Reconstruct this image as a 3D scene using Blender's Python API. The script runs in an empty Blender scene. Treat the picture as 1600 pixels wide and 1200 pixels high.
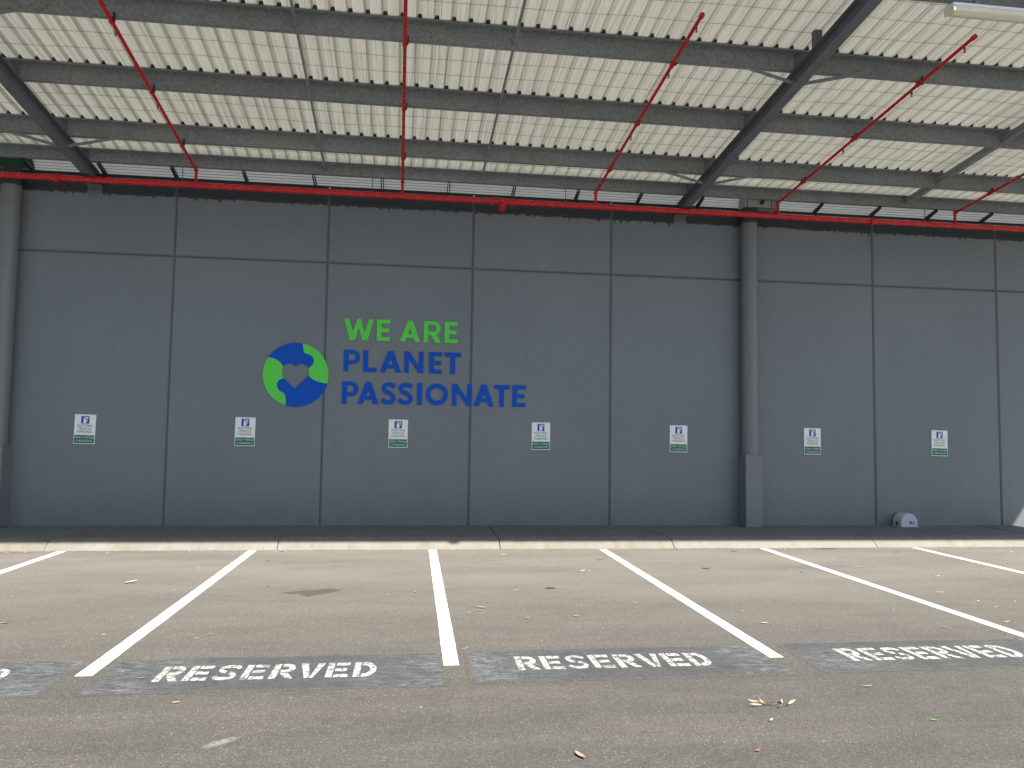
import bpy, bmesh, math, random
from mathutils import Vector, Matrix
from mathutils.geometry import tessellate_polygon
S = bpy.context.scene
COL = S.collection

# ------------------------------------------------------------ camera
CP = Vector((4.5207, -13.2202, 1.7186))
PITCH, YAW, ROLL, FPX = 0.06409, 0.12731, 0.01515, 1195.34
cam = bpy.data.cameras.new('camera'); camo = bpy.data.objects.new('camera', cam); COL.objects.link(camo)
cam.sensor_width = 36.0; cam.lens = 36.0 * FPX / 1600.0
cam.clip_start = 0.05; cam.clip_end = 2000
fw = Vector((math.sin(YAW)*math.cos(PITCH), math.cos(YAW)*math.cos(PITCH), math.sin(PITCH)))
r0 = Vector((math.cos(YAW), -math.sin(YAW), 0)); u0 = r0.cross(fw)
rt = math.cos(ROLL)*r0 + math.sin(ROLL)*u0; up = -math.sin(ROLL)*r0 + math.cos(ROLL)*u0
M = Matrix((rt, up, -fw)).transposed().to_4x4(); M.translation = CP
camo.matrix_world = M
S.camera = camo

# ------------------------------------------------------------ light
SUN = Vector((0.66, -0.660, 1.0)).normalized()
EL = math.asin(SUN.z); AZ = math.atan2(SUN.x, SUN.y)
w = bpy.data.worlds.new('World'); S.world = w; w.use_nodes = True
nt = w.node_tree; nt.nodes.clear()
sky = nt.nodes.new('ShaderNodeTexSky'); sky.sky_type = 'NISHITA'; sky.sun_disc = False
sky.sun_elevation = EL; sky.sun_rotation = AZ; sky.air_density = 1.0; sky.dust_density = 1.2; sky.ozone_density = 1.2
bg = nt.nodes.new('ShaderNodeBackground'); bg.inputs[1].default_value = 0.068
ow = nt.nodes.new('ShaderNodeOutputWorld')
nt.links.new(sky.outputs[0], bg.inputs[0]); nt.links.new(bg.outputs[0], ow.inputs[0])
sl = bpy.data.lights.new('sun', 'SUN'); sl.energy = 5.0; sl.angle = math.radians(0.53); sl.color = (1.0, 0.95, 0.87)
so = bpy.data.objects.new('sun', sl); COL.objects.link(so)
so.rotation_euler = SUN.to_track_quat('Z', 'Y').to_euler(); so.location = (10, -20, 20)
S.view_settings.view_transform = 'Standard'; S.view_settings.look = 'None'
S.view_settings.gamma = 1.0; S.view_settings.use_curve_mapping = False
S.view_settings.exposure = 1.25
S.render.engine = 'CYCLES'
try:
    S.cycles.max_bounces = 10; S.cycles.diffuse_bounces = 6
except Exception: pass

# ------------------------------------------------------------ materials
class NB:
    def __init__(s, name, rough=0.6, spec=0.5, metal=0.0):
        s.m = bpy.data.materials.new(name); s.m.use_nodes = True
        s.t = s.m.node_tree; s.t.nodes.clear()
        s.out = s.n('ShaderNodeOutputMaterial'); s.b = s.n('ShaderNodeBsdfPrincipled')
        s.l(s.b.outputs[0], s.out.inputs[0])
        s.b.inputs['Roughness'].default_value = rough; s.b.inputs['Metallic'].default_value = metal
        s.b.inputs['Specular IOR Level'].default_value = spec
        s.co = s.n('ShaderNodeTexCoord')
        s.geo = s.n('ShaderNodeNewGeometry')
    def n(s, t): return s.t.nodes.new(t)
    def l(s, a, b): s.t.links.new(a, b)
    def pos(s, scale=(1, 1, 1), obj=False, off=None):
        mp = s.n('ShaderNodeMapping'); mp.inputs['Scale'].default_value = scale
        s.l(s.co.outputs['Object'] if obj else s.geo.outputs['Position'], mp.inputs['Vector'])
        if off: mp.inputs['Location'].default_value = off
        return mp.outputs[0]
    def noise(s, scale, detail=4, rough=0.55, vec=None, dist=0.0):
        n = s.n('ShaderNodeTexNoise'); n.inputs['Scale'].default_value = scale; n.inputs['Detail'].default_value = detail
        n.inputs['Roughness'].default_value = rough; n.inputs['Distortion'].default_value = dist
        s.l(vec if vec else s.pos(), n.inputs['Vector']); return n.outputs[0]
    def vor(s, scale, vec=None, out='Color', feat='F1'):
        n = s.n('ShaderNodeTexVoronoi'); n.feature = feat; n.inputs['Scale'].default_value = scale
        s.l(vec if vec else s.pos(), n.inputs['Vector']); return n.outputs[out]
    def ramp(s, fac, stops, interp='LINEAR'):
        r = s.n('ShaderNodeValToRGB'); r.color_ramp.interpolation = interp; e = r.color_ramp.elements
        while len(e) < len(stops): e.new(0.5)
        for i, (p, c) in enumerate(stops):
            e[i].position = p; e[i].color = (c, c, c, 1) if isinstance(c, (int, float)) else (*c, 1)
        s.l(fac, r.inputs[0]); return r.outputs[0]
    def mix(s, fac, a, b, mode='MIX'):
        m = s.n('ShaderNodeMix'); m.data_type = 'RGBA'; m.blend_type = mode
        for k, v in ((0, fac), (6, a), (7, b)):
            if isinstance(v, (int, float)):
                m.inputs[k].default_value = v if k == 0 else (v, v, v, 1)
            elif isinstance(v, tuple): m.inputs[k].default_value = (*v, 1)
            else: s.l(v, m.inputs[k])
        return m.outputs[2]
    def math(s, op, a, b=None, c=None, clamp=False):
        m = s.n('ShaderNodeMath'); m.operation = op; m.use_clamp = clamp
        for k, v in enumerate((a, b, c)):
            if v is None: continue
            if isinstance(v, (int, float)): m.inputs[k].default_value = v
            else: s.l(v, m.inputs[k])
        return m.outputs[0]
    def xyz(s, vec=None):
        n = s.n('ShaderNodeSeparateXYZ'); s.l(vec if vec else s.geo.outputs['Position'], n.inputs[0]); return n.outputs
    def rng(s, v, a, b, c=0.0, d=1.0):
        n = s.n('ShaderNodeMapRange'); s.l(v, n.inputs[0])
        for i, x in enumerate((a, b, c, d)): n.inputs[i+1].default_value = x
        return n.outputs[0]
    def rand(s):
        n = s.n('ShaderNodeObjectInfo'); return n.outputs['Random']
    def bump(s, h, strength=0.3, dist=0.01):
        b = s.n('ShaderNodeBump'); b.inputs['Strength'].default_value = strength; b.inputs['Distance'].default_value = dist
        s.l(h, b.inputs['Height']); s.l(b.outputs[0], s.b.inputs['Normal'])
    def col(s, c):
        if isinstance(c, tuple): s.b.inputs['Base Color'].default_value = (*c, 1)
        else: s.l(c, s.b.inputs['Base Color'])
    def ro(s, c): s.l(c, s.b.inputs['Roughness'])

def asphalt_nodes(N):
    big = N.noise(0.35, 5, 0.6)
    mid = N.noise(2.3, 5, 0.65, N.pos((1, 1.6, 1)))
    fine = N.noise(105, 4, 0.75)
    vs = N.vor(165, out='Color')
    sx = N.n('ShaderNodeSeparateColor'); N.l(vs, sx.inputs[0])
    st = N.ramp(sx.outputs[0], [(0.0, 0.60), (0.45, 0.86), (0.85, 1.12), (0.965, 1.35), (0.993, 2.4)])
    base = N.mix(N.ramp(big, [(0.35, 0), (0.65, 1)]), (0.069, 0.065, 0.058), (0.091, 0.086, 0.077))
    base = N.mix(N.ramp(mid, [(0.30, 0), (0.72, 1)]), base, (0.102, 0.096, 0.084))
    band = N.noise(1.4, 5, 0.7, N.pos((0.22, 1.5, 1)))
    base = N.mix(N.ramp(band, [(0.45, 0), (0.7, 0.45)]), base, (0.150, 0.138, 0.118))
    # dust thicker toward the kerb; far ground's brighter look is painted in too
    y = N.xyz()[1]
    dust_and_brightness = N.rng(y, -7.6, -3.6, 0, 1)
    dn = N.noise(1.1, 6, 0.65, N.pos((0.35, 1.2, 1)))
    dust_and_brightness = N.math('MULTIPLY', dust_and_brightness, N.rng(dn, 0.28, 0.62, 0.45, 1.0), clamp=True)
    base = N.mix(N.math('MULTIPLY', dust_and_brightness, 0.72), base, (0.220, 0.205, 0.180))
    st2 = N.mix(N.math('MULTIPLY', dust_and_brightness, 0.6), st, 1.0)
    c = N.mix(1.0, base, st2, 'MULTIPLY')
    c = N.mix(0.75, c, N.ramp(fine, [(0.28, 0.62), (0.5, 1.0), (0.72, 1.42)]), 'MULTIPLY')
    # small dark oil drips and worn patches
    sp = N.noise(3.1, 3, 0.5, N.pos((1, 1, 1), off=(7, 3, 0)))
    c = N.mix(N.ramp(sp, [(0.70, 0), (0.78, 0.35)]), c, (0.07, 0.062, 0.055))
    h = N.math('ADD', N.math('MULTIPLY', sx.outputs[0], 0.5), fine)
    return c, h, sx.outputs[0], fine

def m_asphalt():
    N = NB('asphalt', 0.88, 0.35); c, h, _, _ = asphalt_nodes(N); N.col(c); N.bump(h, 0.55, 0.006); return N.m

def m_patch():
    N = NB('blackout_paint', 0.75, 0.35); c, h, s1, fine = asphalt_nodes(N)
    p = N.mix(N.ramp(N.noise(5, 5, 0.7), [(0.3, 0), (0.7, 1)]), (0.046, 0.049, 0.053), (0.078, 0.082, 0.087))
    p = N.mix(1.0, p, N.ramp(s1, [(0, 0.7), (0.8, 1.1), (1, 1.7)]), 'MULTIPLY')
    # dry pale brush streaks
    sn = N.noise(12, 8, 0.85, N.pos((0.6, 2.0, 1)), 0.3); sm = N.noise(1.5, 3, 0.6)
    k = N.math('MULTIPLY', N.ramp(sn, [(0.47, 0), (0.60, 1)]), N.ramp(sm, [(0.38, 0.2), (0.55, 1)]))
    x = N.xyz(N.pos(obj=True)) if False else N.xyz(N.co.outputs['Object'])
    ends = N.math('ABSOLUTE', N.math('MULTIPLY', x[0], 0.85)); ends = N.rng(ends, 0.35, 0.95, 0.12, 1.0)
    k = N.math('MULTIPLY', k, ends)
    k = N.math('MULTIPLY', k, N.ramp(fine, [(0.40, 0.1), (0.55, 1)]))
    p = N.mix(N.math('MULTIPLY', k, 1.15, clamp=True), p, (0.25, 0.26, 0.27))
    # worn edges: paint thins out to the asphalt beneath
    ax = N.math('SUBTRACT', 1.175, N.math('ABSOLUTE', x[0])); ay = N.math('SUBTRACT', 0.385, N.math('ABSOLUTE', x[1]))
    e = N.math('MINIMUM', ax, ay)
    e = N.math('ADD', e, N.math('MULTIPLY', N.math('SUBTRACT', N.noise(14, 6, 0.75), 0.5), 0.085))
    cov = N.math('MULTIPLY', N.rng(e, 0.0, 0.03), N.ramp(N.noise(22, 4, 0.7), [(0.24, 0.25), (0.36, 0.92)]))
    N.col(N.mix(cov, c, p)); N.bump(h, 0.5, 0.005); return N.m

def m_line():
    N = NB('road_paint', 0.62, 0.4); c, h, s1, fine = asphalt_nodes(N)
    p = N.mix(N.noise(3, 4), (0.66, 0.66, 0.65), (0.80, 0.80, 0.79))
    wear = N.noise(26, 6, 0.8, N.pos((1, 0.8, 1)))
    crack = N.vor(16, N.pos((1, 1.4, 1)), 'Distance', 'DISTANCE_TO_EDGE')
    cov = N.math('MULTIPLY', N.ramp(wear, [(0.27, 0.15), (0.36, 1)]), N.ramp(s1, [(0.02, 0.55), (0.06, 1)]))
    cov = N.math('MULTIPLY', cov, N.ramp(crack, [(0.004, 0.55), (0.016, 1)]))
    N.col(N.mix(cov, c, p)); N.bump(h, 0.3, 0.004); return N.m

def m_stencil():
    N = NB('stencil_paint', 0.65, 0.35); c, h, s1, fine = asphalt_nodes(N)
    p = N.mix(N.noise(6, 4), (0.44, 0.43, 0.40), (0.58, 0.57, 0.53))
    dark = N.mix(s1, (0.07, 0.075, 0.082), (0.11, 0.11, 0.115))
    wear = N.noise(30, 6, 0.85, N.pos((1, 1.3, 1)))
    crack = N.vor(15, N.pos((0.8, 1.6, 1)), 'Distance', 'DISTANCE_TO_EDGE')
    cov = N.math('MULTIPLY', N.ramp(wear, [(0.36, 0.05), (0.47, 1)]), N.ramp(crack, [(0.03, 0.15), (0.12, 1)]))
    N.col(N.mix(cov, dark, p)); N.bump(h, 0.4, 0.004); return N.m

def m_wall():
    N = NB('wall_paint', 0.5, 0.45)
    a = N.noise(0.5, 5, 0.6, N.pos((1, 1, 0.6))); b = N.noise(9, 5, 0.7)
    c = N.mix(N.ramp(a, [(0.3, 0), (0.7, 1)]), (0.152, 0.176, 0.204), (0.176, 0.203, 0.232))
    st = N.noise(2.2, 5, 0.7, N.pos((3.2, 1, 0.12)))
    c = N.mix(N.ramp(st, [(0.55, 0), (0.8, 0.28)]), c, (0.115, 0.125, 0.135))
    z = N.xyz()[2]
    foot_tone = N.math('MULTIPLY', N.rng(z, 0.75, 0.12, 0, 1), N.rng(N.noise(3, 6, 0.7), 0.35, 0.7, 0.1, 0.8), clamp=True)  # blotchy darker tone toward the foot of the wall
    c = N.mix(N.math('MULTIPLY', foot_tone, 0.6), c, (0.09, 0.095, 0.10))
    mk = N.noise(14, 3, 0.5, N.pos((1, 1, 0.7), off=(3, 1, 9)))
    c = N.mix(N.ramp(mk, [(0.735, 0), (0.76, 0.5)]), c, (0.09, 0.095, 0.10))
    mk2 = N.noise(6, 6, 0.75, N.pos((0.5, 1, 1.6)))
    c = N.mix(N.ramp(mk2, [(0.62, 0), (0.78, 0.25)]), c, (0.24, 0.25, 0.255))
    c = N.mix(N.math('MULTIPLY', N.rand(), 0.10), c, (0.21, 0.22, 0.235))
    c = N.mix(0.5, c, N.ramp(b, [(0.3, 0.90), (0.7, 1.10)]), 'MULTIPLY')
    N.col(c); N.ro(N.rng(b, 0.2, 0.8, 0.42, 0.60)); N.bump(N.noise(60, 4, 0.6), 0.10, 0.003); return N.m

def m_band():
    N = NB('dark_wall_band', 0.6, 0.35); b = N.noise(5, 6, 0.7)
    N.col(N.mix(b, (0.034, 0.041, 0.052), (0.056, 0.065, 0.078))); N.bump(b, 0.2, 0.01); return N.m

def m_simple(name, c1, c2, scale=6, rough=0.5, metal=0.0, spec=0.5, bump=0.1):
    N = NB(name, rough, spec, metal); b = N.noise(scale, 5, 0.65)
    N.col(N.mix(N.ramp(b, [(0.3, 0), (0.7, 1)]), c1, c2)); N.ro(N.rng(b, 0.2, 0.8, rough*0.85, min(1, rough*1.2)))
    if bump: N.bump(N.noise(scale*6, 4), bump, 0.003)
    return N.m

def m_galv():
    N = NB('galvanised_steel', 0.7, 0.12, 0.0)
    v = N.vor(48, out='Color'); sx = N.n('ShaderNodeSeparateColor'); N.l(v, sx.inputs[0])
    a = N.noise(1.3, 6, 0.7); n2 = N.noise(28, 5, 0.75)
    c = N.mix(N.ramp(a, [(0.3, 0), (0.7, 1)]), (0.205, 0.230, 0.245), (0.280, 0.308, 0.320))
    c = N.mix(0.85, c, N.ramp(sx.outputs[0], [(0, 0.80), (1, 1.18)]), 'MULTIPLY')
    c = N.mix(0.8, c, N.ramp(n2, [(0.3, 0.72), (0.7, 1.25)]), 'MULTIPLY')
    c = N.mix(N.math('MULTIPLY', N.rand(), 0.18), c, (0.16, 0.165, 0.16))
    N.col(c); N.ro(N.rng(n2, 0.2, 0.8, 0.62, 0.85)); return N.m

def m_roof():
    N = NB('roof_sarking', 0.75, 0.12)
    x = N.xyz()
    wob = N.math('MULTIPLY', N.math('SUBTRACT', N.noise(0.8, 3, 0.5, N.pos((1, 1.5, 1))), 0.5), 0.35)
    cr = N.noise(1.0, 6, 0.72, N.pos((11, 0.45, 1)), 0.4)        # creases running down the slope
    cr2 = N.noise(1.0, 3, 0.6, N.pos((34, 0.8, 1)), 0.25)
    c = N.mix(N.ramp(N.noise(0.9, 5, 0.6, N.pos((1.2, 0.5, 1))), [(0.3, 0), (0.7, 1)]), (0.745, 0.745, 0.675), (0.82, 0.82, 0.75))
    c = N.mix(N.ramp(cr2, [(0.54, 0), (0.62, 0.5)]), c, (0.50, 0.49, 0.43))  # crease shading painted in as darker streaks
    c = N.mix(N.ramp(N.noise(1.7, 5, 0.7, N.pos((6, 0.7, 1), off=(3, 0, 0))), [(0.60, 0), (0.75, 0.3)]), c, (0.62, 0.53, 0.44))
    c = N.mix(N.math('MULTIPLY', N.rand(), 0.16), c, (0.60, 0.59, 0.53))
    oz = N.xyz(N.co.outputs['Object'])                            # rib shade painted in: colour darkens above the pans
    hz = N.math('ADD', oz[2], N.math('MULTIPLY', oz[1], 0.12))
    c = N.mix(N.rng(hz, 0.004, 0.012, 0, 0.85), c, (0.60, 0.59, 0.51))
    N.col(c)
    h = N.math('ADD', cr, N.math('MULTIPLY', cr2, 0.6)); N.bump(h, 0.9, 0.02)
    tr = N.n('ShaderNodeBsdfTranslucent'); N.l(c, tr.inputs[0])
    mx = N.n('ShaderNodeMixShader'); mx.inputs[0].default_value = TRANS
    N.l(N.b.outputs[0], mx.inputs[1]); N.l(tr.outputs[0], mx.inputs[2]); N.l(mx.outputs[0], N.out.inputs[0]); return N.m
TRANS = 0.10

def m_concrete(dark=False):
    N = NB('shaded_concrete' if dark else 'concrete', 0.85, 0.3)
    a = N.noise(1.1, 6, 0.7); b = N.noise(40, 5, 0.75); st = N.noise(3.5, 5, 0.7, N.pos((1.6, 1, 0.3)))
    c = N.mix(N.ramp(a, [(0.3, 0), (0.7, 1)]), (0.185, 0.174, 0.149), (0.245, 0.232, 0.200))
    c = N.mix(N.ramp(st, [(0.45, 0), (0.68, 0.7)]), c, (0.17, 0.15, 0.115))
    c = N.mix(0.7, c, N.ramp(b, [(0.3, 0.8), (0.7, 1.18)]), 'MULTIPLY')
    c = N.mix(N.math('MULTIPLY', N.rand(), 0.22), c, (0.27, 0.265, 0.25))
    sp = N.vor(9, out='Distance')
    c = N.mix(N.ramp(sp, [(0.05, 0.35), (0.09, 0)]), c, (0.12, 0.10, 0.08))
    if dark: c = N.mix(1.0, c, (0.74, 0.84, 0.96), 'MULTIPLY')  # darker bluish copy: the footpath's shade is put into its colour
    N.col(c); N.bump(b, 0.35, 0.004); return N.m

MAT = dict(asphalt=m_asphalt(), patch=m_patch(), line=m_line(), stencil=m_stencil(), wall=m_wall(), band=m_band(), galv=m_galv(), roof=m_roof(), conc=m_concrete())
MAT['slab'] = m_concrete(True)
MAT['rafter'] = m_simple('blue_grey_steel_paint', (0.125, 0.145, 0.172), (0.150, 0.172, 0.200), 3, 0.6, spec=0.2)
MAT['red'] = m_simple('red_pipe_paint', (0.52, 0.010, 0.020), (0.64, 0.016, 0.028), 8, 0.26, bump=0)
MAT['brass'] = m_simple('aged_brass', (0.20, 0.13, 0.06), (0.28, 0.19, 0.09), 20, 0.4, 0.7)
MAT['green'] = m_simple('green_sign_paint', (0.11, 0.66, 0.085), (0.12, 0.70, 0.095), 5, 0.6, spec=0.2, bump=0)
MAT['blue'] = m_simple('blue_sign_paint', (0.002, 0.082, 0.50), (0.003, 0.088, 0.53), 5, 0.6, spec=0.2, bump=0)
MAT['signwhite'] = m_simple('sign_white', (0.82, 0.84, 0.87), (0.86, 0.88, 0.90), 8, 0.35, bump=0)
MAT['signblue'] = m_simple('sign_blue', (0.012, 0.06, 0.33), (0.015, 0.07, 0.36), 8, 0.5, spec=0.2, bump=0)
MAT['signgreen'] = m_simple('sign_green', (0.008, 0.16, 0.085), (0.010, 0.18, 0.095), 8, 0.5, spec=0.2, bump=0)
MAT['signgrey'] = m_simple('sign_grey_print', (0.14, 0.18, 0.17), (0.17, 0.20, 0.19), 8, 0.4, bump=0)
MAT['pipe'] = m_simple('downpipe_paint', (0.150, 0.167, 0.184), (0.172, 0.189, 0.206), 4, 0.40)
MAT['joint'] = m_simple('joint_sealant', (0.080, 0.088, 0.098), (0.100, 0.110, 0.120), 10, 0.7)
def m_slat():
    N = NB('translucent_white_slat', 0.6, 0.15); b = N.noise(4, 4); c = N.mix(b, (0.84, 0.85, 0.83), (0.90, 0.91, 0.89)); N.col(c)
    tr = N.n('ShaderNodeBsdfTranslucent'); N.l(c, tr.inputs[0]); mx = N.n('ShaderNodeMixShader'); mx.inputs[0].default_value = 0.60
    N.l(N.b.outputs[0], mx.inputs[1]); N.l(tr.outputs[0], mx.inputs[2]); N.l(mx.outputs[0], N.out.inputs[0]); return N.m
MAT['white'] = m_slat()
MAT['dgreen'] = m_simple('dark_green_cladding', (0.006, 0.060, 0.030), (0.010, 0.085, 0.042), 4, 0.5)
MAT['black'] = m_simple('black_metal_gap_shade', (0.020, 0.022, 0.028), (0.035, 0.037, 0.042), 12, 0.5)
MAT['box'] = m_simple('grey_painted_box', (0.30, 0.31, 0.30), (0.36, 0.37, 0.36), 5, 0.5)
MAT['bait'] = m_simple('grey_moulded_plastic', (0.46, 0.50, 0.54), (0.52, 0.56, 0.60), 20, 0.5)
MAT['diff'] = m_simple('yellowed_acrylic', (0.80, 0.76, 0.60), (0.86, 0.82, 0.66), 5, 0.25)
MAT['soil'] = m_simple('gutter_grit', (0.10, 0.08, 0.055), (0.22, 0.17, 0.11), 60, 0.95)
def leafmat(n, a, b): return m_simple(n, a, b, 40, 0.65)
MAT['t'] = leafmat('dry_tan_leaf', (0.36, 0.27, 0.15), (0.50, 0.40, 0.25)); MAT['w'] = leafmat('bleached_leaf', (0.62, 0.58, 0.48), (0.74, 0.72, 0.64))
MAT['b'] = leafmat('brown_leaf', (0.11, 0.075, 0.045), (0.20, 0.14, 0.09)); MAT['o'] = leafmat('orange_leaf', (0.48, 0.24, 0.10), (0.60, 0.36, 0.18))
MAT['r'] = leafmat('rust_leaf', (0.30, 0.09, 0.05), (0.40, 0.15, 0.08)); MAT['g'] = leafmat('fresh_green_leaf', (0.10, 0.42, 0.04), (0.16, 0.52, 0.06))
MAT['k'] = leafmat('pale_pink_brown_leaf', (0.40, 0.22, 0.15), (0.50, 0.31, 0.22))

# ------------------------------------------------------------ helpers
def mesh_from(bm, name, mat, smooth=False):
    bmesh.ops.recalc_face_normals(bm, faces=bm.faces) if len(bm.faces) else None
    me = bpy.data.meshes.new(name); bm.to_mesh(me); bm.free()
    me.materials.append(mat)
    if smooth:
        for p in me.polygons: p.use_smooth = True
    return me
def link(name, me, parent=None, loc=None, rot=None):
    o = bpy.data.objects.new(name, me); COL.objects.link(o)
    if parent: o.parent = parent
    if loc is not None: o.location = loc
    if rot is not None: o.rotation_euler = rot
    return o
def obj(name, bm, mat, parent=None, smooth=False, loc=None, rot=None):
    return link(name, mesh_from(bm, name, mat, smooth), parent, loc, rot)
def tag(o, label=None, cat=None, group=None, kind=None):
    if label: o['label'] = label
    if cat: o['category'] = cat
    if group: o['group'] = group
    if kind: o['kind'] = kind
    return o
def thing(name, label, cat, loc=(0, 0, 0), group=None, kind=None):
    o = bpy.data.objects.new(name, None); COL.objects.link(o); o.location = loc; o.empty_display_size = 0.2
    return tag(o, label, cat, group, kind)
def box(bm, x0, x1, y0, y1, z0, z1, bev=0.0):
    r = bmesh.ops.create_cube(bm, size=1.0); vs = r['verts']
    for v in vs:
        v.co = Vector((x0 + (v.co.x+.5)*(x1-x0), y0 + (v.co.y+.5)*(y1-y0), z0 + (v.co.z+.5)*(z1-z0)))
    if bev:
        es = list({e for v in vs for e in v.link_edges})
        bmesh.ops.bevel(bm, geom=es, offset=bev, segments=1, affect='EDGES', clamp_overlap=True)
def B(x0, x1, y0, y1, z0, z1, bev=0.0):
    bm = bmesh.new(); box(bm, x0, x1, y0, y1, z0, z1, bev); return bm
def tube(bm, a, b, r, seg=12, r2=None, caps=True):
    a = Vector(a); b = Vector(b); d = b - a; L = d.length
    q = d.to_track_quat('Z', 'Y').to_matrix().to_4x4(); q.translation = (a+b)/2
    bmesh.ops.create_cone(bm, cap_ends=caps, segments=seg, radius1=r, radius2=r if r2 is None else r2, depth=L, matrix=q)
def prism(bm, prof, x0, x1, sk=0.0):
    # closed profile of (y,z) extruded along x
    a = [bm.verts.new((x0, y, z)) for y, z in prof]; b = [bm.verts.new((x1, y, z)) for y, z in prof]
    n = len(prof)
    for i in range(n): bm.faces.new((a[i], a[(i+1) % n], b[(i+1) % n], b[i]))
    for loop, xx in ((a, 0), (b, 1)):
        tris = tessellate_polygon([[v.co for v in loop]])
        for t in tris:
            try: bm.faces.new([loop[k] for k in t])
            except ValueError: pass
def smooth_angle(o, ang=40):
    me = o.data
    for p in me.polygons: p.use_smooth = True
    try: me.set_sharp_from_angle(angle=math.radians(ang))
    except Exception: pass
def shape_mesh(bm, shapes, conv, depth):
    """shapes: list of [outer, hole, ...] of 2-D points; conv(x, y, h) -> 3-D, h = 0 back, 1 front"""
    for sh in shapes:
        flat = [p for lp in sh for p in lp]
        tris = tessellate_polygon([[Vector((p[0], p[1], 0)) for p in lp] for lp in sh])
        f = [bm.verts.new(conv(p[0], p[1], depth)) for p in flat]
        for t in tris:
            try: bm.faces.new([f[k] for k in t])
            except ValueError: pass
        if depth > 0:
            k = [bm.verts.new(conv(p[0], p[1], 0)) for p in flat]; i0 = 0
            for lp in sh:
                n = len(lp)
                for i in range(n):
                    a, b = i0+i, i0+(i+1) % n
                    bm.faces.new((f[a], f[b], k[b], k[a]))
                i0 += n
def arc(cx, cy, r, a0, a1, n=10, ry=None):
    ry = r if ry is None else ry
    return [(cx + r*math.cos(math.radians(a0+(a1-a0)*i/n)), cy + ry*math.sin(math.radians(a0+(a1-a0)*i/n))) for i in range(n+1)]
def offset_path(pts, w):
    n = len(pts); L = []; R = []
    for i in range(n):
        a = Vector(pts[max(i-1, 0)]); b = Vector(pts[min(i+1, n-1)]); d = (b-a).normalized(); nn = Vector((-d.y, d.x))
        p = Vector(pts[i]); L.append(tuple(p+nn*w/2)); R.append(tuple(p-nn*w/2))
    return L + R[::-1]
def catmull(pts, n=6, closed=False):
    out = []; m = len(pts)
    for i in range(m if closed else m-1):
        P = [Vector(pts[(i+k) % m]) if closed else Vector(pts[min(max(i+k, 0), m-1)]) for k in (-1, 0, 1, 2)]
        for j in range(n):
            t = j/n
            out.append(tuple(0.5*((2*P[1]) + (-P[0]+P[2])*t + (2*P[0]-5*P[1]+4*P[2]-P[3])*t*t + (-P[0]+3*P[1]-3*P[2]+P[3])*t**3)))
    if not closed: out.append(tuple(pts[-1]))
    return out
def copy_tree(root):
    r = root.copy(); COL.objects.link(r)
    for ch in list(root.children):
        c = ch.copy(); COL.objects.link(c); c.parent = r
        for g in list(ch.children):
            d = g.copy(); COL.objects.link(d); d.parent = c
    return r
rnd = random.Random(7)

# ------------------------------------------------------------ ground, kerb and footpath
bm = bmesh.new()
v = [bm.verts.new(p) for p in ((-600, -900, 0), (600, -900, 0), (600, 600, 0), (-600, 600, 0))]; bm.faces.new(v)
tag(obj('ground', bm, MAT['asphalt']), 'dusty grey-brown asphalt of the car park', kind='structure')

joints = [-12.9, -9.8, -6.7, -3.6, -0.49, 2.63, 5.84, 8.52, 11.85, 15.0, 18.1, 21.2, 24.3, 27.4]
fp = thing('footpath', 'shaded concrete footpath with a rounded kerb along the foot of the wall', None, kind='structure')
KP = [(-1.40, -0.03), (-1.40, 0.13), (-1.50, 0.130), (-1.585, 0.126), (-1.655, 0.114), (-1.71, 0.092), (-1.755, 0.060), (-1.80, 0.020), (-1.83, 0.004), (-1.88, -0.03)]
def skewbox(bm, x0, x1, y0, y1, z0, z1, s0, s1):
    # slab whose ends run from (x0,y0) to (x0+s0,y1)
    c = [(x0, y0), (x1, y0), (x1+s1, y1), (x0+s0, y1)]
    a = [bm.verts.new((x, y, z0)) for x, y in c]; b = [bm.verts.new((x, y, z1)) for x, y in c]
    bm.faces.new(a[::-1]); t = bm.faces.new(b)
    for i in range(4): bm.faces.new((a[i], a[(i+1) % 4], b[(i+1) % 4], b[i]))
    bmesh.ops.bevel(bm, geom=list(t.edges), offset=0.006, segments=1, affect='EDGES')
for i in range(len(joints)-1):
    a, b = joints[i]+0.006, joints[i+1]-0.006
    s0 = rnd.uniform(-.05, .05); s1 = rnd.uniform(-.05, .05)
    if i == 4: s0 = -.06
    bm = bmesh.new(); skewbox(bm, a, b, -1.397, 0.14, -0.02, 0.1285 + rnd.uniform(-.002, .002), s0 if i else 0, s1)
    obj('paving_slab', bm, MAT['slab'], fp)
    bm = bmesh.new(); prism(bm, KP, a, b); o = obj('kerb_section', bm, MAT['conc'], fp); smooth_angle(o, 50)

# grit and leaf litter caught along the kerb
bm = bmesh.new()
for i in range(2600):
    x = rnd.uniform(-6, 18); y = -1.85 - abs(rnd.gauss(0, 0.035)); 
    dens = 0.35 + 0.65*(math.sin(x*1.7)*math.sin(x*0.63+1) > -0.1)
    if rnd.random() > dens: continue
    r = rnd.uniform(.003, .009); a = rnd.uniform(0, 6.28)
    p = [Vector((x + r*k*math.cos(a+t), y + r*math.sin(a+t), 0.003 + rnd.uniform(0, .006))) for t, k in ((0, 1.8), (1.7, 1), (3.1, 1.8), (4.6, 1))]
    bm.faces.new([bm.verts.new(q) for q in p])
tag(obj('kerb_grit', bm, MAT['soil']), 'fine brown grit and leaf crumbs gathered at the foot of the kerb', 'grit', kind='stuff')

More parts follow.
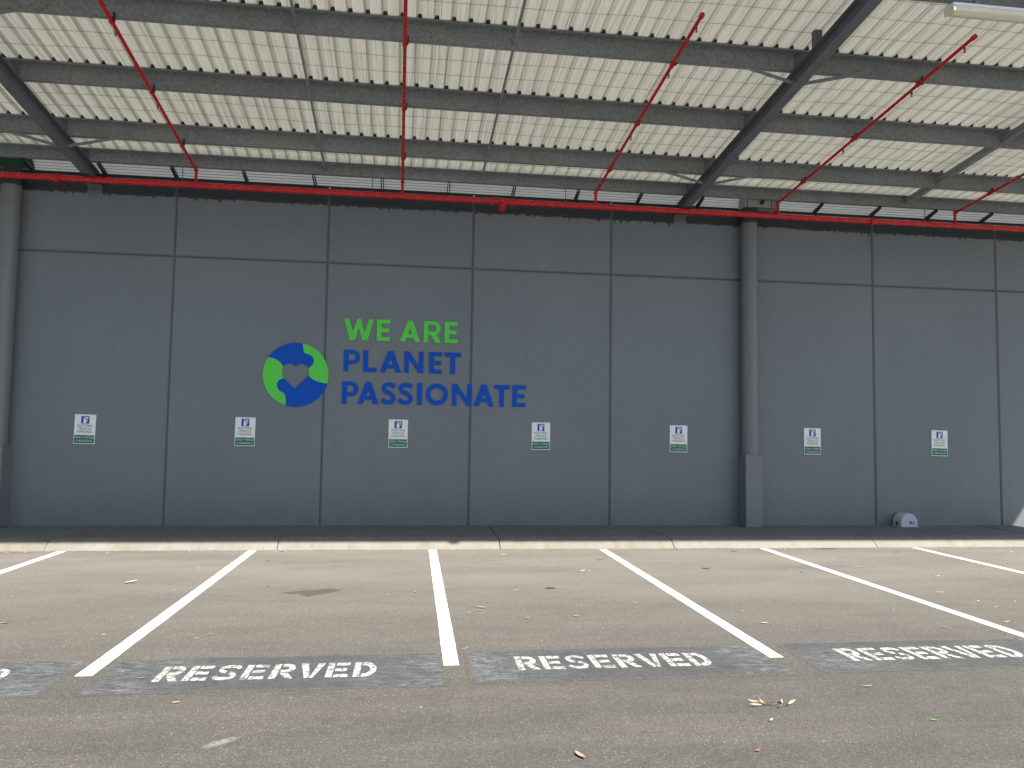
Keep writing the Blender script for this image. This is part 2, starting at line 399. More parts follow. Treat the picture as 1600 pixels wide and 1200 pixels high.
# ------------------------------------------------------------ wall
WX = [-14.5, -12, -9.5, -7, -4.5, -2.0, 0.5, 3.0, 5.488, 7.97, 10.49, 13.0, 15.54, 18.08, 20.6, 23.1, 25.6, 28.1]
ZJ = 4.583; ZT = 5.90
wall = thing('precast_wall', 'long blue-grey precast concrete wall of tall panels with recessed joints', 'wall')
JW = 0.009
def panel(x0, x1, z0, z1):
    bm = bmesh.new(); c = 0.019
    def ring(y, i): return [bm.verts.new(p) for p in ((x0+i, y, z0+i), (x1-i, y, z0+i), (x1-i, y, z1-i), (x0+i, y, z1-i))]
    f = ring(0, c); m = ring(c, 0); k = ring(0.13, 0)
    bm.faces.new(f)
    for a, b in ((f, m), (m, k)):
        for i in range(4): bm.faces.new((a[i], a[(i+1) % 4], b[(i+1) % 4], b[i]))
    bm.faces.new(k[::-1]); return bm
for i in range(len(WX)-1):
    obj('wall_panel', panel(WX[i]+JW, WX[i+1]-JW, 0.10, ZJ-JW), MAT['wall'], wall)
    obj('wall_panel', panel(WX[i]+JW, WX[i+1]-JW, ZJ+JW, ZT), MAT['wall'], wall)
    # darker band along the head of each panel with a ragged lower edge
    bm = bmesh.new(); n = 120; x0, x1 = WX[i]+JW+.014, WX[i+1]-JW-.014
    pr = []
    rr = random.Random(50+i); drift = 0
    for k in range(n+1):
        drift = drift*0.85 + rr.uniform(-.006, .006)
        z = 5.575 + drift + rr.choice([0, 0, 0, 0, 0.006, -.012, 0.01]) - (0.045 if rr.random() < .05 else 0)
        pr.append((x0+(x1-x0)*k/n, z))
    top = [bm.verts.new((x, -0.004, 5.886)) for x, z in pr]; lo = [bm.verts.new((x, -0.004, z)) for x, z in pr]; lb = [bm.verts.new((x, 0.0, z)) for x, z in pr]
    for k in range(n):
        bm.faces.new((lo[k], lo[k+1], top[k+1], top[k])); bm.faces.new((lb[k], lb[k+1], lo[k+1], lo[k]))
    obj('head_band', bm, MAT['band'], wall)
obj('joint_backing', B(WX[0], WX[-1], 0.020, 0.10, 0.10, ZT-.02), MAT['joint'], wall)
# cladding of the building above, behind the canopy
bm = bmesh.new(); box(bm, WX[0], WX[-1], 0.135, 0.40, 5.4, 7.6); obj('upper_cladding', bm, MAT['wall'], wall)

# ------------------------------------------------------------ canopy
SK, SL = -0.018, 0.12
def cx(x, y): return x + SK*y                    # canopy members run a degree off square
def cz(base, y): return base - SL*y
RB = 5.72                                        # underside of rafters at the wall
PB, PH = RB + 0.20, 0.245                        # purlin underside, depth
XL, XR = -10.2, 19.55
FRONT = -6.0
can = thing('canopy', 'steel canopy of galvanised purlins and cream sheeting leaning down to the wall', 'canopy')
def slope_bar(bm, x, y0, y1, zo0, zo1, w0, w1):
    """bar down the slope: height offsets zo0..zo1 above the rafter-underside plane, x extent w0..w1 about x"""
    c = []
    for y in (y0, y1):
        for zz in (zo0, zo1):
            for ww in (w0, w1): c.append(bm.verts.new((cx(x, y)+ww, y, cz(RB, y)+zz)))
    f = [(0, 1, 3, 2), (4, 6, 7, 5), (0, 4, 5, 1), (2, 3, 7, 6), (0, 2, 6, 4), (1, 5, 7, 3)]
    for q in f: bm.faces.new([c[k] for k in q])
rafters = [-10.82+.7, -0.79, 9.246, 19.30]
for x in rafters:
    bm = bmesh.new()
    slope_bar(bm, x, FRONT+.05, 0.0, 0.0, 0.010, -.070, .070)
    slope_bar(bm, x, FRONT+.05, 0.0, 0.010, 0.188, -.004, .004)
    slope_bar(bm, x, FRONT+.05, 0.0, 0.188, 0.198, -.070, .070)
    rf = obj('rafter', bm, MAT['rafter'], can)
    bm = B(x-.115, x+.115, -0.016, 0.0, 5.545, 5.70, .003); box(bm, x-.12, x+.12, -0.10, -0.016, 5.693, 5.705)
    obj('wall_bracket', bm, MAT['pipe'], rf)
    for s in (-.058, .058):
        bm = bmesh.new(); tube(bm, (x+s, -.016, 5.60), (x+s, -.038, 5.60), .016, 6); obj('bolt', bm, MAT['galv'], rf)
rows = [-0.44, -1.26, -2.73, -4.20, -5.68]
mesh_cleat = None
for ri, y in enumerate(rows):
    z0 = cz(PB, y); H = PH if ri else 0.19; t = 0.003
    spans = [(XL, -9.2), (-9.9, 0.15), (-1.9, 10.25), (8.15, XR)]
    spans = [(XL, 0.16), (-1.75, 10.2), (8.3, XR)]
    for si, (a, b) in enumerate(spans):
        # laps: each purlin length sits a few millimetres in front of or behind its neighbour
        dy = -0.004*(si % 2); zz = z0 - 0.003*(si % 2); HH = H + 0.001*(si % 2)
        lip = .016
        P = [(y+dy, zz), (y+dy+.075, zz), (y+dy+.075, zz+lip), (y+dy+.075-t, zz+lip), (y+dy+.075-t, zz+t), (y+dy+t, zz+t),
             (y+dy+t, zz+HH), (y+dy-.07, zz+HH), (y+dy-.07, zz+HH-lip), (y+dy-.07+t, zz+HH-lip), (y+dy-.07+t, zz+HH-t), (y+dy, zz+HH-t)]
        bm = bmesh.new(); prism(bm, P, a, b); po = obj('purlin', bm, MAT['galv'], can)
        for e in (a, b):
            if XL < e < XR:
                for zk in (.06, .19 if ri else .14):
                    for off in (.05,):
                        bm = bmesh.new(); xe = e + (off if e == a else -off)
                        tube(bm, (xe, y+dy-.001, zz+zk), (xe, y+dy-.014, zz+zk), .011, 6); obj('bolt', bm, MAT['galv'], po)
    for x in rafters:
        X = cx(x, y)
        obj('purlin_cleat', B(X-.045, X+.045, y-.018, y-.008, cz(RB, y)+.198, z0+H-.03, .002), MAT['rafter'], can)
    if ri in (1, 3):
        for x in rafters:
            for s in (-1, 1):
                X = cx(x, y); bm = bmesh.new()
                p0 = Vector((X+s*1.0, y-.012, z0+.055)); p1 = Vector((X+s*.075, y-.012, cz(RB, y)+.03))
                d = (p1-p0).normalized(); n = Vector((-d.z, 0, d.x))*.022; th = Vector((0, .005, 0))
                q = [p0+n-th, p1+n-th, p1-n-th, p0-n-th, p0+n+th, p1+n+th, p1-n+th, p0-n+th]; vv = [bm.verts.new(k) for k in q]
                for f in ((0, 1, 2, 3), (7, 6, 5, 4), (0, 4, 5, 1), (1, 5, 6, 2), (2, 6, 7, 3), (3, 7, 4, 0)): bm.faces.new([vv[k] for k in f])
                obj('fly_brace', bm, MAT['galv'], can)
# stub upright standing on the rafter near the third purlin from the front
obj('stub_post', B(9.30, 9.40, -4.66, -4.58, cz(RB, -4.6)+.20, cz(RB, -4.6)+.46, .004), MAT['rafter'], can)
# bridging between purlins
ys = rows[::-1]
for bx_, wd in ((-8.0, .03), (-4.6, .03), (2.96, .026), (5.57, .026), (13.40, .085), (16.3, .03)):
    for k in range(len(ys)-1):
        bm = bmesh.new()
        slope_bar(bm, bx_, ys[k]+.004, ys[k+1]-.004, .245, .245+(.03 if wd < .05 else .10), -wd/2, wd/2)
        if wd < .05: slope_bar(bm, bx_, ys[k]+.004, ys[k+1]-.004, .275, .295, -wd/2, -wd/2+.005)
        obj('bridging', bm, MAT['galv'], can)
# roof sheets, four ribs each
PIT = 0.205; NR = 4
def sheet_mesh():
    bm = bmesh.new(); prof = []
    for k in range(NR):
        x = k*PIT
        prof += [(x, 0), (x+.045, 0), (x+.048, .003), (x+.056, .003), (x+.059, 0), (x+.099, 0), (x+.102, .003), (x+.110, .003), (x+.113, 0), (x+.146, 0), (x+.156, .040), (x+.195, .040)]
    prof.append((NR*PIT, 0))
    ysamp = [FRONT-.08 + (-0.15 - FRONT+.08)*i/12 for i in range(13)]  # gap left open at the wall so sunlight brightens the slats from behind
    rws = [[bm.verts.new((SK*y + x, y, -SL*y + z)) for x, z in prof] for y in ysamp]
    for a, b in zip(rws[:-1], rws[1:]):
        for i in range(len(prof)-1): bm.faces.new((a[i], a[i+1], b[i+1], b[i]))
    return mesh_from(bm, 'roof_sheet', MAT['roof'])
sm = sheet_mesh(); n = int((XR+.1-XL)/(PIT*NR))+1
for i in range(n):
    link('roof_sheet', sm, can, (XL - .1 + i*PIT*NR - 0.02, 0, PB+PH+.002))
# black plugs painting in the dark rib gaps over each purlin
for y in rows[1:]:
    bm = bmesh.new(); yy = y-.074
    zb = cz(PB+PH, yy)+.001
    for i in range(n):
        for k in range(NR):
            x = XL - .12 + i*PIT*NR + k*PIT + SK*yy
            for (ya, yb2) in ((yy, yy+.06),):
                q = [(x+.148, 0), (x+.204, 0), (x+.197, .037), (x+.155, .037)]
                f = [bm.verts.new((a, ya, zb+b)) for a, b in q]; g = [bm.verts.new((a, yb2, zb-.007+b)) for a, b in q]
                bm.faces.new(f[::-1]); 
                for t_ in range(4): bm.faces.new((f[t_], f[(t_+1) % 4], g[(t_+1) % 4], g[t_]))
    tag(obj('rib_gap_shade', bm, MAT['black'], can), kind='stuff')
# safety mesh hung under the sheeting
bm = bmesh.new()
def wire(p, q, r=.0016):
    d = (q-p); s = Vector((0, 0, r)) ; u = d.cross(Vector((0, 0, 1))).normalized()*r
    a = [bm.verts.new(p+k) for k in (s, u, -s, -u)]; b = [bm.verts.new(q+k) for k in (s, u, -s, -u)]
    for i in range(4): bm.faces.new((a[i], a[(i+1) % 4], b[(i+1) % 4], b[i]))
rw = random.Random(3)
for k in range(len(ys)-1):
    y0, y1 = ys[k]+.02, ys[k+1]-.08
    for m_ in range(1, 4):
        y = y0 + (y1-y0)*m_/4; prev = None; ph = rw.uniform(0, 6)
        x = XL
        while x < XR:
            p = Vector((x, y + .02*math.sin(x*1.3+ph) + rw.uniform(-.006, .006), cz(PB+PH, y) - .010 - .012*abs(math.sin(x*2.1+ph))))
            if prev: wire(prev, p, .0027)
            prev = p; x += .41
    x = XL
    while x < XR:
        a = Vector((cx(x, y0), y0, cz(PB+PH, y0)-.004)); b = Vector((cx(x, y1)+rw.uniform(-.03, .03), y1, cz(PB+PH, y1)-.004)); c = (a+b)/2 + Vector((rw.uniform(-.03, .03), 0, -.022))
        wire(a, c, .0019); wire(c, b, .0019); x += rw.choice((.3, .3, .45, .15))
tag(obj('safety_mesh', bm, MAT['galv'], can), kind='stuff')
# pale slatted soffit between the last purlin and the wall head, held by short black brackets
obj('added_wall_head_strip', B(XL, XR, -.030, -.0015, 5.887, 5.906), MAT['black'], can)  # added black strip blocking the bright gap under the lowest slat
sx = [-1.72 + 1.125*k for k in range(-8, 19)]
ZS = 5.965
for k in range(len(sx)-1):
    a, b = sx[k]+.002, sx[k+1]-.002
    if sx[k+1] < -1.6:
        obj('green_soffit_panel', B(a, b, -.075, -.035, 5.907, 6.075), MAT['dgreen'], can)
        continue
    for j in range(4):
        yb_, zb_ = -.030 - j*.030, 5.905 + j*.037          # overlapping weatherboard-like slats, leaning out toward the canopy
        bm = bmesh.new()
        prism(bm, [(yb_, zb_), (yb_-.006, zb_+.002), (yb_-.020, zb_+.030), (yb_-.014, zb_+.030)], a, b)
        obj('soffit_slat', bm, MAT['white'], can)
        bm = bmesh.new()                                      # black strip painting in the shaded gap above each slat
        prism(bm, [(yb_-.019, zb_+.0285), (yb_-.026, zb_+.0285), (yb_-.026, zb_+.034), (yb_-.019, zb_+.034)], a, b)
        obj('soffit_gap_shade', bm, MAT['black'], can)
for k in range(len(sx)):
    if sx[k] < -1.8: continue
    x = sx[k]; bm = bmesh.new()
    for s in (-.024, .010):
        prism(bm, [(-.42, 5.925), (-.42, 5.972), (-.10, 5.895), (-.10, 5.835)], x+s, x+s+.014)
    obj('soffit_bracket', bm, MAT['black'], can)
# end trims / front gutter
obj('front_fascia', B(XL-.1, XR+.1, FRONT-.10, FRONT-.085, cz(PB, FRONT)+.10, cz(PB, FRONT)+.33), MAT['rafter'], can)

# ------------------------------------------------------------ outlet box and downpipes
def downpipe(x, label, with_box=True):
    t = thing('downpipe', label, 'downpipe', (x, 0, 0.129), 'round downpipes on the wall')
    bm = bmesh.new(); tube(bm, (0, -.155, 1.27), (0, -.155, 5.45), .148, 40); o = obj('pipe', bm, MAT['pipe'], t); smooth_angle(o)
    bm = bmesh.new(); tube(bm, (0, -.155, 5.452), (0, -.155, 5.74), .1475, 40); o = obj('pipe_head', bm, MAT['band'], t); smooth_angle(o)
    obj('boot', B(-.155, .165, -.32, -.004, 0, 1.275, .006), MAT['pipe'], t)
    return t
d1 = downpipe(10.50, 'round grey downpipe with square boot, between the fifth and sixth parking signs')
d2 = downpipe(-2.0, 'round grey downpipe with square boot at the left edge of the photo')
ob = thing('outlet_box', 'pale grey drainage box above the right-hand downpipe, behind the red pipe', 'drainage box', (10.7, -.20, 5.80))
obj('box_body', B(-.36, .14, -.13, .13, .05, .26, .004), MAT['box'], ob)
obj('box_lid', B(.16, .30, -.12, .13, .05, .26, .004), MAT['box'], ob)

# ------------------------------------------------------------ sprinkler pipework
sp = thing('sprinkler_pipework', 'red fire sprinkler main along the wall head with branches under the canopy', 'sprinkler pipe')
MY, MZ, MR = -0.40, 5.675, 0.048
bm = bmesh.new(); tube(bm, (-14, MY, MZ), (27, MY, MZ+.01), MR, 20); main = obj('main_pipe', bm, MAT['red'], sp); smooth_angle(main)
for x in (-1.2, 12.75, 5.78, 6.12):
    bm = bmesh.new()
    tube(bm, (x-.035, MY, MZ), (x+.035, MY, MZ), MR+.017, 16); tube(bm, (x-.012, MY, MZ), (x+.012, MY, MZ), MR+.024, 16)
    o = obj('coupling', bm, MAT['red'], main); smooth_angle(o)
# tee with capped outlet dropping toward the viewer
bm = bmesh.new()
tube(bm, (5.84, MY, MZ), (6.06, MY, MZ), MR+.014, 16)
a = Vector((5.95, MY, MZ)); 
tube(bm, a, a+Vector((0, -.10, -.06)), .050, 16); tube(bm, a+Vector((0, -.09, -.05)), a+Vector((-.02, -.14, -.17)), .044, 16)
tube(bm, a+Vector((-.018, -.13, -.14)), a+Vector((-.024, -.147, -.175)), .060, 16); tube(bm, a+Vector((-.024, -.147, -.175)), a+Vector((-.03, -.155, -.20)), .040, 16)
o = obj('test_outlet', bm, MAT['red'], main); smooth_angle(o)
for x in (.70, 3.75, 7.05, 10.36, 13.80, -3.0, 17):
    bm = bmesh.new(); tube(bm, (x, MY, MZ+.04), (x, MY, MZ+.29), .006, 6); h = obj('hanger_rod', bm, MAT['black'], sp)
    bm = bmesh.new(); tube(bm, (x, MY, MZ+.02), (x, MY, MZ+.085), .020, 10, .009); obj('hanger_ring', bm, MAT['red'], h)
BZ = 0.155                                       # branch centre above the rafter-underside plane
for x, ye in ((-5.8, -5.9), (.90, -5.9), (4.24, -5.9), (7.575, -5.14), (10.93, -5.18), (14.40, -5.18)):
    z1 = cz(RB+BZ, MY)
    bm = bmesh.new()
    p_end = Vector((cx(x, ye), ye, cz(RB+BZ, ye))); p_bot = Vector((cx(x, MY), MY, z1))
    tube(bm, p_end, p_bot, .0225, 12); br = obj('branch_pipe', bm, MAT['red'], sp); smooth_angle(br)
    bm = bmesh.new(); tube(bm, (p_bot.x, MY, MZ+.03), (p_bot.x, MY, z1+.02), .025, 12); o = obj('riser', bm, MAT['red'], br); smooth_angle(o)
    bm = bmesh.new(); bmesh.ops.create_uvsphere(bm, u_segments=12, v_segments=8, radius=.036, matrix=Matrix.Translation(p_bot)); o = obj('elbow', bm, MAT['red'], br); smooth_angle(o, 80)
    bm = bmesh.new(); d = (p_end-p_bot).normalized(); tube(bm, p_end-d*.03, p_end+d*.02, .031, 12); obj('end_cap', bm, MAT['red'], br)
    for yh in (ye+.16, -2.45, -4.05):
        c = Vector((cx(x, yh), yh, cz(RB+BZ, yh)-.02))
        if yh < ye: continue
        bm = bmesh.new(); tube(bm, c, c-Vector((0, 0, .04)), .013, 8); tube(bm, c-Vector((0, 0, .04)), c-Vector((0, 0, .065)), .006, 6); tube(bm, c-Vector((0, 0, .065)), c-Vector((0, 0, .069)), .016, 10)
        obj('sprinkler_head', bm, MAT['brass'], br)
    for yc in rows[1:4]:
        c = Vector((cx(x, yc+.03), yc+.03, cz(RB+BZ, yc+.03))); bm = bmesh.new()
        tube(bm, c-d*.018, c+d*.018, .031, 12); box(bm, c.x-.012, c.x+.012, c.y-.012, c.y+.012, c.z+.02, c.z+.05); obj('pipe_clip', bm, MAT['red'], br)
        bm = bmesh.new(); box(bm, c.x+.028, c.x+.045, c.y-.06, c.y-.02, c.z-.01, c.z+.09); obj('clip_bolt', bm, MAT['black'], br)

# ------------------------------------------------------------ light batten
lt = thing('batten_light', 'cream tubular batten light under the canopy at the top right of the photo', 'light', (10.22, -5.80, 6.40))
bm = bmesh.new(); prism(bm, [(-.075, .005), (-.055, -.035), (0, -.052), (.055, -.035), (.075, .005), (.075, .02), (-.075, .02)], 0.03, 1.52); o = obj('diffuser', bm, MAT['diff'], lt); smooth_angle(o, 50)
obj('housing', B(0, 1.55, -.082, .082, .021, .06, .006), MAT['signwhite'], lt)
obj('end_cap', B(0, .028, -.08, .08, -.04, .02, .008), MAT['diff'], lt)
obj('end_cap', B(1.522, 1.55, -.08, .08, -.04, .02, .008), MAT['diff'], lt)
obj('mounting_strap', B(.3, .34, -.03, .16, .061, .14), MAT['galv'], lt)

# ------------------------------------------------------------ wall lettering and planet emblem
def rect(x0, y0, x1, y1): return [(x0, y0), (x1, y0), (x1, y1), (x0, y1)]
def glyph(c, w):
    t = .215
    if c == 'I': return [[rect(0, 0, w, 1)]]
    if c == 'L': return [[[(0, 0), (w, 0), (w, .19), (t, .19), (t, 1), (0, 1)]]]
    if c == 'T': return [[[(w/2-t/2, 0), (w/2+t/2, 0), (w/2+t/2, .81), (w, .81), (w, 1), (0, 1), (0, .81), (w/2-t/2, .81)]]]
    if c == 'E': return [[[(0, 0), (w, 0), (w, .185), (t, .185), (t, .41), (w*.92, .41), (w*.92, .59), (t, .59), (t, .815), (w, .815), (w, 1), (0, 1)]]]
    if c == 'N': return [[[(0, 0), (t, 0), (t, .66), (w-t, 0), (w, 0), (w, 1), (w-t, 1), (w-t, .34), (t, 1), (0, 1)]]]
    if c == 'A':
        h = .245; s = (w/2-.115); zt = (w/2-h)/s
        return [[[(0, 0), (h, 0), (h+s*.19, .19), (w-h-s*.19, .19), (w-h, 0), (w, 0), (w/2+.115, 1), (w/2-.115, 1)],
                 [(h+s*.36, .36), (w-h-s*.36, .36), (w/2, zt)]]]
    if c == 'W':
        b = .29*w; e = .09*w
        return [[[(0, 1), (.17*w, 1), (.305*w, .38), (w/2-.065*w, 1), (w/2+.065*w, 1), (w-.305*w, .38), (w-.17*w, 1), (w, 1), (w-b+e, 0), (w-b-e, 0), (w/2, .60), (b+e, 0), (b-e, 0)]]]
    if c in 'PR':
        rb = .33; cyy = .67; xo = w-rb
        ri = .155
        hole = [(t, cyy-ri)] + arc(xo-.03, cyy, ri+.01, -90, 90, 10, ri) + [(t, cyy+ri)]
        if c == 'P':
            return [[[(0, 0), (t, 0), (t, .34)] + arc(xo, cyy, rb, -90, 90, 14, .33) + [(0, 1)], hole]]
        xo = w-rb-.03
        bowl = arc(xo, cyy, rb, -50, 90, 14, .33)
        return [[[(0, 0), (t, 0), (t, .345), (w*.42, .345), (w-.26, 0), (w+.01, 0), (bowl[0][0]-.06, bowl[0][1]-.06)] + bowl + [(0, 1)], [(t, cyy-ri)] + arc(xo-.03, cyy, ri+.01, -90, 90, 10, ri) + [(t, cyy+ri)]]]
    if c == 'O': return [[arc(w/2, .5, w/2, 0, 360, 40, .5)[:-1], arc(w/2, .5, w/2-.205, 0, 360, 40, .5-.205)[:-1]]]
    if c == 'S':
        h = .095
        p = [(w-h*.6, .80), (w*.72, .885), (w*.50, .905), (w*.27, .865), (w*.175, .74), (w*.25, .62), (w*.5, .53), (w*.74, .42), (w-w*.155, .27), (w*.74, .135), (w*.48, .095), (w*.24, .13), (h*.6, .24)]
        return [[offset_path(catmull(p, 5), .195)]]
LT = {'WE ARE': [('W', 3.311, 3.812, 3.269, 3.633), ('E', 3.865, 4.092, 3.263, 3.631), ('A', 4.255, 4.604, 3.257, 3.627), ('R', 4.661, 4.965, 3.253, 3.627), ('E', 5.022, 5.245, 3.253, 3.622)],
'PLANET': [('P', 3.323, 3.594, 2.727, 3.098), ('L', 3.65, 3.879, 2.722, 3.098), ('A', 3.929, 4.293, 2.722, 3.095), ('N', 4.343, 4.67, 2.725, 3.09), ('E', 4.765, 4.989, 2.722, 3.085), ('T', 5.04, 5.31, 2.723, 3.084)],
'PASSIONATE': [('P', 3.311, 3.584, 2.185, 2.56), ('A', 3.569, 3.927, 2.179, 2.555), ('S', 3.964, 4.213, 2.176, 2.553), ('S', 4.25, 4.503, 2.172, 2.551), ('I', 4.572, 4.66, 2.177, 2.547), ('O', 4.72, 5.101, 2.17, 2.557), ('N', 5.171, 5.512, 2.178, 2.551), ('A', 5.547, 5.9, 2.173, 2.544), ('T', 5.9, 6.171, 2.176, 2.541), ('E', 6.222, 6.456, 2.175, 2.545)]}
info = {'WE ARE': ('bright green wall lettering reading WE ARE, top line of the slogan', 'green'),
        'PLANET': ('blue wall lettering reading PLANET, middle line of the slogan', 'blue'),
        'PASSIONATE': ('blue wall lettering reading PASSIONATE, lowest line of the slogan', 'blue')}
for wd, L in LT.items():
    lab, mt = info[wd]; zb = L[0][3]; zh = sum(q[4]-q[3] for q in L)/len(L)
    t = thing('wall_lettering', lab, 'lettering', (L[0][1], 0, zb), 'lines of the painted wall slogan')
    for c, a, b, z0, z1 in L:
        bm = bmesh.new(); H = zh
        zz = sum(q[3] for q in L)/len(L)
        shape_mesh(bm, glyph(c, (b-a)/H), lambda x, y, d, a=a, H=H, zz=zz, L=L: Vector((a + x*H - L[0][1], -0.004 - d, zz + y*H - zb)), 0.012)
        obj('letter', bm, MAT[mt], t)

CX, CZ, CR = 2.538, 2.645, 0.540
def zp(x, y):  # emblem outline points measured on the wall, metres
    return (1.9988 + (x-75)*0.003040*0.9995, 3.184 - (y-230)*0.003135)
def lcl(p): return (p[0]-CX, p[1]-CZ)
def on(ang): return (CR*math.cos(math.radians(ang)), CR*math.sin(math.radians(ang)))
def angof(p): return math.degrees(math.atan2(p[1], p[0]))
seam = {}
g1 = [lcl(zp(*p)) for p in ((285, 235), (289, 262), (297, 284), (322, 291), (343, 307), (348, 328), (338, 350), (320, 364))]
g2 = [lcl(zp(*p)) for p in ((322, 405), (345, 424), (378, 438), (425, 446))]
b1 = [lcl(zp(*p)) for p in ((100, 312), (130, 316), (160, 332), (184, 358))]
b2 = [lcl(zp(*p)) for p in ((188, 420), (160, 438), (153, 462), (166, 488), (190, 502), (202, 525), (203, 568))]
heart = [lcl(zp(*p)) for p in ((250, 357), (238, 345), (222, 341), (200, 344), (184, 358), (177, 380), (181, 402), (188, 420), (212, 445), (248, 475), (285, 442), (322, 405), (326, 385), (320, 364), (306, 348), (284, 342), (264, 345))]
def snap(p): a = angof(p); return on(a)
g1[0] = snap(g1[0]); g2[-1] = snap(g2[-1]); b1[0] = snap(b1[0]); b2[-1] = snap(b2[-1])
G1, G2, B1, B2 = (catmull(p, 5) for p in (g1, g2, b1, b2))
def carc(p, q, ccw):
    a, b = angof(p), angof(q)
    if ccw:
        while b < a: b += 360
    else:
        while b > a: b -= 360
    n = max(6, int(abs(b-a)/5)); return [on(a+(b-a)*i/n) for i in range(1, n)]
H = heart
em = thing('planet_emblem', 'round blue and green globe emblem with a heart-shaped hole beside the slogan', 'emblem', (CX, 0, CZ))
P1 = G1 + H[12:13] + G2 + carc(g2[-1], g1[0], True)                         # green, right: down seam, past heart, out, back up rim
P2 = B1 + H[5:7] + B2 + carc(b2[-1], b1[0], False)                          # green, left
P3 = carc(b1[0], g1[0], False); P3 = [b1[0]] + P3 + G1 + [H[14], H[15], H[16], H[0], H[1], H[2], H[3]] + B1[::-1][:-1]   # blue, top
P4 = G2 + carc(g2[-1], b2[-1], False) + B2[::-1] + [H[8], H[9], H[10]]        # blue, bottom
for nm, P, m_ in (('green_land', P1, 'green'), ('green_land', P2, 'green'), ('blue_ocean', P3, 'blue'), ('blue_ocean', P4, 'blue')):
    P = [p for i, p in enumerate(P) if (Vector(p)-Vector(P[i-1])).length > 1e-5]
    bm = bmesh.new(); shape_mesh(bm, [[P]], lambda x, y, d: Vector((x, -0.004-d, y)), 0.012); obj(nm, bm, MAT[m_], em)

# ------------------------------------------------------------ parking signs
def text_mesh(s, size, mat, name, bold=0.0):
    cu = bpy.data.curves.new(name, 'FONT'); cu.body = s; cu.size = size; cu.align_x = 'CENTER'; cu.extrude = 0.0004; cu.offset = bold; cu.resolution_u = 3
    o = bpy.data.objects.new(name, cu); COL.objects.link(o); dg = bpy.context.evaluated_depsgraph_get()
    me = bpy.data.meshes.new_from_object(o.evaluated_get(dg)); COL.objects.unlink(o); bpy.data.objects.remove(o); me.name = name
    me.materials.clear(); me.materials.append(mat); return me
SW, SH = .325, .478
def make_sign():
    t = thing('parking_sign', '', 'sign', (0, 0, 0))
    bm = B(-SW/2, SW/2, -.006, 0, -SH/2, SH/2, .0015); obj('sign_plate', bm, MAT['signwhite'], t)
    obj('green_band', B(-SW/2+.010, SW/2-.010, -.0075, -.006, -SH/2+.012, -SH/2+.142), MAT['signgreen'], t)
    bm = B(-.062, .062, -.0075, -.006, SH/2-.150, SH/2-.025); e = obj('charger_emblem', bm, MAT['signblue'], t)
    z = SH/2-.147
    bm = bmesh.new(); pump = [[[(-.034, 0.004), (.026, 0.004), (.026, .012), (.018, .012), (.018, .108), (-.026, .108), (-.026, .012), (-.034, .012)], rect(-.016, .080, .008, .098)]]
    shape_mesh(bm, pump, lambda x, y, d: Vector((x, -.0075-d, z+y)), .001)
    hose = [[offset_path([(.022, .04), (.030, .035), (.036, .045), (.036, .075), (.034, .085)], .006)], [rect(.024, .086, .046, .108)]]
    shape_mesh(bm, hose, lambda x, y, d: Vector((x, -.0075-d, z+y)), .001)
    obj('charger_symbol', bm, MAT['signwhite'], e)
    rx = (math.pi/2, 0, 0)
    for k, (s, sz) in enumerate((('ELECTRIC', .054), ('VEHICLE', .054), ('PARKING', .054))):
        link('print_line', text_mesh(s, sz, MAT['signgrey'], 'print_line', .0006), t, (0, -.0066, SH/2-.200-k*.050), rx)
    for k, s in enumerate(('ONLY WHILE', 'CHARGING')):
        link('print_line', text_mesh(s, .050, MAT['signwhite'], 'print_line', -.0004), t, (0, -.0081, -SH/2+.088-k*.054), rx)
    for x in (-.13, .13):
        for zz in (-.222, .222):
            bm = bmesh.new(); tube(bm, (x, -.006, zz), (x, -.009, zz), .005, 8); obj('screw', bm, MAT['galv'], t)
    return t
where = ['at the far left of the wall', 'left of and below the globe emblem', 'below the word PASSIONATE', 'just right of the slogan',
         'left of the right-hand downpipe', 'between the downpipe and the bait box', 'above the bait box, farthest right']
s0 = make_sign()
for i, (x, z) in enumerate([(-0.761, 1.678), (1.748, 1.675), (4.267, 1.681), (6.734, 1.673), (9.227, 1.662), (11.766, 1.652), (14.291, 1.651)]):
    s = s0 if i == 0 else copy_tree(s0)
    s.location = (x, -0.004, z); s.rotation_euler = (0, math.radians([.8, .3, 0, -.2, .4, .3, .9][i]), 0)
    s['label'] = 'white and green electric vehicle parking sign ' + where[i]; s['group'] = 'electric vehicle parking signs on the wall'

# ------------------------------------------------------------ bait box
bt = thing('bait_station', 'small grey dome-shaped rodent bait box on the footpath against the wall', 'bait box', (13.47, -.16, .129))
pts = [(-.168, .02)] + [(-.168, .09)] + [(.168*math.cos(math.radians(a)), .09+.155*math.sin(math.radians(a))) for a in range(170, 0, -10)] + [(.168, .09), (.168, .02)]
bm = bmesh.new(); shape_mesh(bm, [[pts]], lambda x, y, d: Vector((x, .12-d, y)), .215)
f = [bm.verts.new((x*.93, -.12, .02+(y-.02)*.94)) for x, y in pts]; g = [bm.verts.new((x, -.095, y)) for x, y in pts]
for i in range(len(pts)-1): bm.faces.new((f[i], f[i+1], g[i+1], g[i]))
bm.faces.new(f); o = obj('lid', bm, MAT['bait'], bt); smooth_angle(o, 35)
obj('base', B(-.171, .171, -.125, .12, 0, .017, .004), MAT['bait'], bt)
obj('side_hole', B(-.1715, -.163, -.03, .03, .03, .085), MAT['black'], bt)
obj('lid_label', B(-.005, .10, -.1225, -.121, .055, .10), MAT['signblue'], bt)
obj('label_print', B(.035, .085, -.124, -.1226, .066, .090), MAT['bait'], bt)

